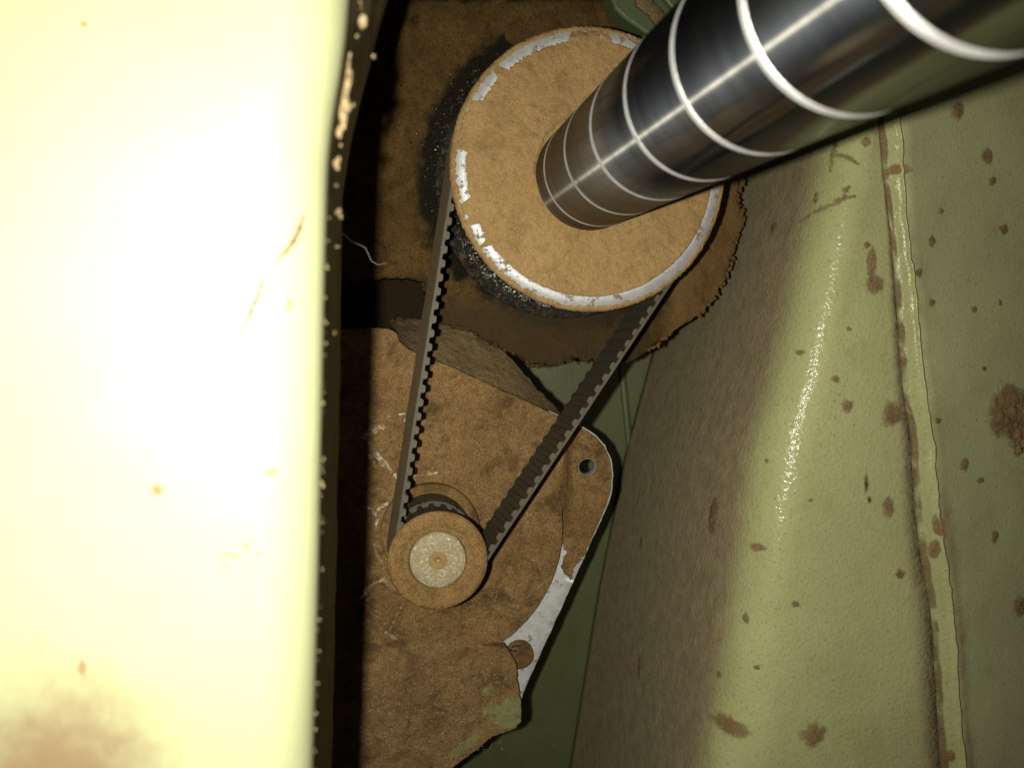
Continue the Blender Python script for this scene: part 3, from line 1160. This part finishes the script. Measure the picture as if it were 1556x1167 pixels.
# crust of dust along the outermost corner of the rim
rows = []
for k in range(721):
    a = 2 * PI * k / 720
    x, z = math.cos(a), math.sin(a)
    wd = 0.012 * max(0.0, math.cos(a - math.radians(222))) + 0.008 * max(0.0, math.cos(a - math.radians(130)))
    inn = BR * (0.974 - wd + (0.016 + wd * 0.6) * fbm(x * 34, z * 34, 5, 4) + 0.008 * fbm(x * 120, z * 120, 5, 2))
    out = BR * (1.006 + 0.006 * fbm(x * 40, z * 40, 9, 3))
    yb = Y0 - 0.0013
    mid = (inn + out) / 2
    hh = 0.0005 + 0.0004 * abs(fbm(x * 50, z * 50, 3, 3))
    rows.append([BC * 1 + Vector((x * inn - 0, yb + 0.0005 - BC.y, z * inn)), BC + Vector((x * (inn * .8 + mid * .2), yb - hh * .8 + 0.0003 - BC.y, z * (inn * .8 + mid * .2))),
                 BC + Vector((x * mid, yb - hh + 0.0006 - BC.y, z * mid)), BC + Vector((x * out, yb + 0.001 - BC.y, z * out)), BC + Vector((x * (out - 0.0003), yb + 0.0034 - BC.y, z * (out - 0.0003)))])
o = put('rim_crust', loft(rows), M_dust_face, pul)
# wet grease and chips in the open teeth at lower left
bm = bmesh.new()
for k in range(260):
    a = math.radians(random.uniform(192, 292))
    r = RO - BT - TH * random.uniform(0.0, 0.5) + random.gauss(0, 0.0003)
    y = Y0 + random.uniform(0.0022, PW + 0.003)
    s = random.uniform(0.00025, 0.0009)
    mt = Matrix.Translation((BC.x + r * math.cos(a), y, BC.z + r * math.sin(a))) @ Matrix.Rotation(random.uniform(0, 6), 4, 'Z') @ Matrix.Rotation(random.uniform(0, 6), 4, 'X') @ Matrix.Diagonal((s * 1.4, s, s * .7, 1))
    bmesh.ops.create_icosphere(bm, subdivisions=1, radius=1, matrix=mt)
for v in bm.verts:
    v.co += noise.noise_vector(v.co * 1700) * 0.00022
put('grease_lumps', bm, M_grease, pul, kind='stuff')
bm = bmesh.new()
for k in range(230):
    a = math.radians(random.triangular(195, 285, 225))
    y = Y0 + random.triangular(0.004, PW + 0.004, PW + 0.002)
    r = RO - BT + 0.0006 + random.uniform(-0.0004, 0.0006)
    c = Vector((BC.x + r * math.cos(a), y, BC.z + r * math.sin(a)))
    s = random.uniform(0.0001, 0.00035)
    mt = Matrix.Translation(c) @ Matrix.Rotation(random.uniform(0, 6), 4, 'X') @ Matrix.Rotation(random.uniform(0, 6), 4, 'Z') @ Matrix.Diagonal((s * 1.8, s * .4, s, 1))
    bmesh.ops.create_icosphere(bm, subdivisions=1, radius=1, matrix=mt)
put('metal_chips', bm, M_rim, pul, kind='stuff', smooth=False)

# ================================================================== spindle shaft with its spacer rings
sh = thing('spindle_shaft', 'polished steel shaft of stacked rings running from the large pulley towards the viewer', 'shaft', SHC)
cuts = [1.004, 0.945, 0.841, 0.737, 0.633, 0.529, 0.425, 0.321, 0.217, 0.10]
for k in range(len(cuts) - 1):
    yb, yf = cuts[k] * Y0, cuts[k + 1] * Y0
    ch = 0.00145
    r = SHR
    prof = [(r * 0.9, yb - 0.00005), (r - 0.0007, yb - 0.00005), (r - 0.0004, yb - 0.00035), (r, yb - 0.0009), (r, yb - 0.002)]
    mats = [2, 2, 1, 0]
    nseg = 6
    for i in range(1, nseg + 1):
        prof.append((r, yb - 0.002 + (yf + ch + 0.001 - yb + 0.002) * i / nseg)); mats.append(0)
    prof += [(r, yf + ch), (r - ch * 0.30, yf + ch * 0.42), (r - ch * 0.85, yf), (r * 0.9, yf)]
    mats += [0, 1, 1, 2]
    bm = lathe(SHC, prof, 192, mats)
    o = put('spacer_ring', bm, [M_steel, M_chamfer, M_dark], sh)
    sharp(o, 25)
    set_attr(o, 'brown_reflection', lambda v: max(0.0, min(1.0, (v.y - 0.19) / 0.10)))  # painted reflection grows towards the pulley

# ================================================================== motor pulley and shaft end
mp = thing('motor_pulley', 'small dusty flanged pulley on the motor shaft, wrapped by the belt', 'pulley', SC)
r = SR
o = put('front_flange', lathe(SC, [(42.5 * PXM, Y0 - 0.0006), (43.5 * PXM, Y0 - 0.0014), (46 * PXM, Y0 - 0.0017), (50 * PXM, Y0 - 0.0016), (52 * PXM, Y0 - 0.0019), (56 * PXM, Y0 - 0.0027), (66 * PXM, Y0 - 0.0029), (72 * PXM, Y0 - 0.0025), (74 * PXM, Y0 - 0.0018), (74 * PXM, Y0 - 0.0010), (50 * PXM, Y0 - 0.0006)], 128), M_dust_pul, mp)
o = put('toothed_drum', gear(SC, RI - BT + 0.0002, Y0 - 0.0007, Y0 + BW + 0.002, 20, TH * .9), M_rubber_tooth, mp, smooth=False)
o = put('collar', lathe(SC, [(RI * .6, Y0 + BW + 0.0016), (RI * .985, Y0 + BW + 0.0016), (RI * 1.0, Y0 + BW + 0.0022), (RI, Y0 + PW + 0.0012)], 96), M_rubber_tooth, mp)
sharp(o, 40)
bm = bmesh.new()
for k in range(26):
    a = math.radians(random.uniform(50, 150))
    c = Vector((SC.x + RI * math.cos(a), Y0 + BW + random.uniform(0.0005, 0.006), SC.z + RI * math.sin(a)))
    q = random.uniform(0.0002, 0.0006)
    bmesh.ops.create_icosphere(bm, subdivisions=1, radius=q, matrix=Matrix.Translation(c))
put('grease_lumps', bm, M_grease, mp, kind='stuff')
o = put('back_flange', lathe(SC, [(40 * PXM, Y0 + PW + 0.0008), (80 * PXM, Y0 + PW + 0.0008), (83 * PXM, Y0 + PW + 0.0014), (83 * PXM, Y0 + PW + 0.004), (40 * PXM, Y0 + PW + 0.004)], 96), M_dust, mp)
o = put('shaft_end', lathe(SC, [(0.00005, Y0 - 0.0009), (2.2 * PXM, Y0 - 0.0012), (3.2 * PXM, Y0 - 0.0016), (13 * PXM, Y0 - 0.0017), (14.5 * PXM, Y0 - 0.0018), (39 * PXM, Y0 - 0.0019), (41.6 * PXM, Y0 - 0.0015), (41.8 * PXM, Y0 + 0.004)], 96), M_end, motor)
SEND = o
put('shaft_dust', lathe(SC, [(2.6 * PXM, Y0 - 0.0014), (3.4 * PXM, Y0 - 0.0019), (8 * PXM, Y0 - 0.00205), (12.5 * PXM, Y0 - 0.0020), (14.6 * PXM, Y0 - 0.0017)], 48), M_dust_face, SEND)

# ================================================================== drive belt
belt = thing('drive_belt', 'black toothed drive belt running round both pulleys', 'belt', SC)
c1, c2 = Vector((BC.x, BC.z)), Vector((SC.x, SC.z))
d = c2 - c1
L = d.length
dh = d / L
pr = Vector((-dh.y, dh.x))
k1 = (RO - RI) / L
k2 = math.sqrt(1 - k1 * k1)
nA = dh * k1 + pr * k2
nB = dh * k1 - pr * k2
if nA.x > nB.x:
    nA, nB = nB, nA                  # nA: left span, nB: right span
path = []                            # (point, outward normal) of the outside of the belt
N1, N2, NS = 160, 50, 120
aL, aR = math.atan2(nA.y, nA.x), math.atan2(nB.y, nB.x)


def arc(c, r, a0, a1, n):
    return [(c + Vector((math.cos(a0 + (a1 - a0) * i / n), math.sin(a0 + (a1 - a0) * i / n))) * r, Vector((math.cos(a0 + (a1 - a0) * i / n), math.sin(a0 + (a1 - a0) * i / n)))) for i in range(n)]


aLp = aL % (2 * PI)                   # over the top: right -> left counter-clockwise
aRp = aR
while aLp < aRp:
    aLp += 2 * PI
path += arc(c1, RO, aRp, aLp, N1)
path += [(c1 + nA * RO + (c2 + nA * RI - c1 - nA * RO) * (i / NS), nA) for i in range(NS)]
a0 = aLp
a1 = aRp
while a1 < a0:
    a1 += 2 * PI
path += arc(c2, RI, a0, a1, N2)
path += [(c2 + nB * RI + (c1 + nB * RO - c2 - nB * RI) * (i / NS), nB) for i in range(NS)]
SKEW = -0.0016
YF = Y0 + 0.0006


def bpt(p, n, off, y):
    q = p + n * off
    return Vector((q.x + SKEW * (y - YF) / BW, y, q.y))


bm = bmesh.new()
R = []
for p, n in path:
    wv = 0.00012 * fbm(p.x * 45, p.y * 45, 3, 3)
    R.append([bm.verts.new(bpt(p, n, o_ + wv, y_ + wv)) for o_, y_ in ((0, YF + 0.0002), (0, YF + BW - 0.0002), (-0.0002, YF + BW), (-BT, YF + BW), (-BT, YF), (-0.0002, YF))])
m = len(R)
for i in range(m):
    a, b = R[i], R[(i + 1) % m]
    for j in range(6):
        f = bm.faces.new((a[j], a[(j + 1) % 6], b[(j + 1) % 6], b[j]))
        f.material_index = (0, 2, 2, 1, 2, 2)[j]
o = put('band', bm, [M_rubber, M_rubber_tooth, M_rubber_edge], belt)
sharp(o, 30)
# teeth: one mesh, placed along the belt
bm = bmesh.new()
w0, w1 = TP * 0.31, TP * 0.22
prof = [(-w0, 0.0002), (-w0 * .95, -TH * .35), (-w1, -TH * .92), (-w1 * .6, -TH), (w1 * .6, -TH), (w1, -TH * .92), (w0 * .95, -TH * .35), (w0, 0.0002)]
A = [bm.verts.new((x, 0, z)) for x, z in prof]
B = [bm.verts.new((x + 0, BW, z)) for x, z in prof]
n = len(prof)
for i in range(n):
    f = bm.faces.new((A[i], A[(i + 1) % n], B[(i + 1) % n], B[i]))
f = bm.faces.new(A); f.material_index = 1
f = bm.faces.new(B); f.material_index = 1
bmesh.ops.recalc_face_normals(bm, faces=bm.faces)
tme = bpy.data.meshes.new('tooth')
bm.to_mesh(tme)
bm.free()
tme.materials.append(M_rubber_tooth)
tme.materials.append(M_rubber_edge)
# arc length
cum = [0]
for i in range(m):
    a, b = path[i][0] - path[i][1] * BT, path[(i + 1) % m][0] - path[(i + 1) % m][1] * BT
    cum.append(cum[-1] + (b - a).length)
nt = round(cum[-1] / TP)
step = cum[-1] / nt
i = 0
org = root_loc(belt)
for k in range(nt):
    s = (k + 0.35) * step
    while cum[i + 1] < s:
        i += 1
    t = (s - cum[i]) / (cum[i + 1] - cum[i])
    pa, na = path[i]
    pb, nb = path[(i + 1) % m]
    nn = (na * (1 - t) + nb * t).normalized()
    pp = pa * (1 - t) + pb * t - nn * BT
    X = Vector((nn.y, 0, -nn.x))
    Z = Vector((nn.x, 0, nn.y))
    mw = Matrix((( X.x, SKEW / BW, Z.x, pp.x - org.x), (0, 1, 0, YF + 0.0001 - org.y), (X.z, 0, Z.z, pp.y - org.z), (0, 0, 0, 1)))
    o = bpy.data.objects.new('tooth', tme)
    COL.objects.link(o)
    o.parent = belt
    o.matrix_local = mw

# ================================================================== cover panel, close on the left
cov = thing('cover_panel', 'overexposed cream green cover panel filling the left side, close to the viewer', 'machine cover', P(300, 1167, 0.13))
tC = [(-200, 560), (-60, 536), (0, 531), (60, 526), (110, 519), (160, 510), (200, 504), (250, 499), (300, 497), (420, 494), (560, 491), (700, 488), (850, 485), (1000, 481), (1167, 476), (1300, 472)]
tK = [(-200, 640), (-40, 600), (0, 588), (50, 573), (100, 562), (150, 549), (200, 538), (250, 528), (300, 521), (400, 519), (500, 518), (600, 516), (850, 511), (1000, 508), (1167, 504), (1300, 500)]
YC, YCB = 0.145, 0.215
rows, rows2 = [], []
for j in range(76):
    py = -200 + j * 20
    C, K = lerp_tab(tC, py), lerp_tab(tK, py)
    e = P(C, py, YC)
    kb = P(K, py, YCB)
    rx, ry = 0.0100, 0.0085
    flat = YC - ry
    row = []
    for i in range(28):
        t = i / 27
        x = -0.16 + (e.x - rx + 0.16) * t ** 0.75
        row.append(Vector((x, flat + 0.0005 * fbm(x * 30, py * 0.004, 2), e.z + 0.0)))
    for i in range(1, 13):
        a = PI / 2 * i / 12
        row.append(Vector((e.x - rx + rx * math.sin(a), YC - ry * math.cos(a), e.z)))
    rows.append(row)
    r2 = []
    for i in range(11):
        p = e.lerp(kb, i / 10) + Vector((0, 0.0002, 0))
        p.z = e.z + (kb.z - e.z) * i / 10
        p.x += 0.0003 * fbm(p.y * 90, p.z * 60, 4)
        if i == 0:
            p.x = e.x - 0.0002
        r2.append(p)
    r2.append(r2[-1] + Vector((-0.0006, 0.0012, 0)))
    r2 += [p + Vector((-0.0018, 0, 0)) for p in reversed(r2[:-1])]
    rows2.append(r2)
o = put('front_sheet', loft(rows), M_cover, cov)


def cov_dust(v):
    x, y = dpx(v)
    d = math.hypot((x - 100) / 190, (y - 1200) / 210)
    s = max(0, 1.35 - d)
    s = max(s, 0.75 - math.hypot((x - 108) / 55, (y - 1030) / 40))
    return s


set_attr(o, 'dust', cov_dust)
solid(o, 0.0012, 1)
CS = o
o = put('side_flange', loft(rows2), M_edge, cov)
# scratches and specks on the front
tb = bvh(CS)


def hitc(px, py):
    loc, nn, _, dist = tb.ray_cast(Vector((0, 0, 0)), ray(px, py))
    return (loc, nn if nn.dot(ray(px, py)) < 0 else -nn, dist)


for q, (x, y, rx_, rz_, an) in enumerate(((240, 745, 9, 12, 0), (412, 718, 11, 6, .2), (342, 843, 5, 5, 0), (356, 845, 6, 4, 0), (341, 861, 4, 5, 0), (374, 829, 4, 6, 0), (393, 842, 3, 4, 0), (125, 1014, 6, 13, .1), (440, 462, 5, 12, -.2), (109, 503, 3, 3, 0), (127, 36, 5, 5, 0))):
    h = hitc(x, y)
    m_ = h[2] / FPX
    put('dirt_speck', blob(h[0], h[1], rx_ * m_, rz_ * m_, 0.9 * m_, 14, q + 90, an), M_spot, cov)
for q, (pl, w) in enumerate((([(462, 325), (455, 345), (448, 362), (436, 380), (420, 395)], 6), ([(420, 395), (402, 420), (392, 450), (376, 485), (360, 520), (348, 552)], 4.2))):
    pts = [hitc(*along(pl, i / 30)) for i in range(31)]
    rows = []
    for i, h in enumerate(pts):
        a, b = pts[max(0, i - 1)][0], pts[min(30, i + 1)][0]
        t = (b - a).normalized()
        s = t.cross(h[1]).normalized()
        ww = w * h[2] / FPX * (0.6 + 0.8 * abs(fbm(i * 0.4, q, 2))) * (0.3 + 0.7 * math.sin(PI * (i + 1) / 32))
        rows.append([h[0] + s * ww + h[1] * 0.0001, h[0] + h[1] * 0.0005, h[0] - s * ww + h[1] * 0.0001])
    put('scratch', loft(rows), M_scratch, cov)
# dust crumbs stuck along the turned edge
bm = bmesh.new()


def crumb(x, y, depth, sx, sz):
    c = P(x, y, depth)
    mt = Matrix.Translation(c) @ Matrix.Rotation(random.uniform(-.3, .3), 4, 'Y') @ Matrix.Diagonal((sx, min(sx, sz), sz, 1))
    bmesh.ops.create_icosphere(bm, subdivisions=2, radius=1, matrix=mt)


U1 = 0.15 / FPX
for (x, y, w, h_) in ((548, 8, 4, 9), (553, 33, 6, 12), (541, 55, 3, 6), (565, 87, 4, 4), (530, 95, 5, 16), (528, 120, 7, 22), (523, 148, 7, 24), (518, 175, 6, 22), (515, 198, 4, 12), (535, 155, 3, 6), (515, 220, 3, 3), (513, 248, 4, 13), (511, 281, 3, 3), (513, 322, 4, 8), (518, 330, 4, 6), (514, 378, 3, 3), (505, 505, 3, 4)):
    crumb(x + random.uniform(-1, 1), y, 0.153, w * U1 * (0.9 if h_ > 10 else 0.62), h_ * U1 * (1.0 if h_ > 10 else 0.62))
for k in range(80):
    y = random.uniform(280, 1180)
    crumb(lerp_tab(tC, y) + random.uniform(-1, 3), y, YC + random.uniform(0, 0.002), random.uniform(0.5, 1.6) * U1, random.uniform(0.7, 2.4) * U1)
for v in bm.verts:
    v.co += noise.noise_vector(v.co * 600) * 0.0007 + noise.noise_vector(v.co * 2100) * 0.0003
put('dust_crumbs', bm, M_crumb, cov, kind='stuff', smooth=False)

# ================================================================== loose thread
th = thing('lint_thread', 'thin grey thread hanging beside the cover edge', 'thread', P(540, 370, 0.215))
pl = [(514, 352), (524, 357), (533, 366), (545, 371), (555, 376), (560, 386), (564, 396), (574, 402), (586, 400)]
pts = []
for i in range(49):
    x, y = along(pl, i / 48)
    pts.append(P(x, y, 0.205 + 0.06 * (i / 48)))
put('strand', tube(pts, 0.00016), M_thread, th)
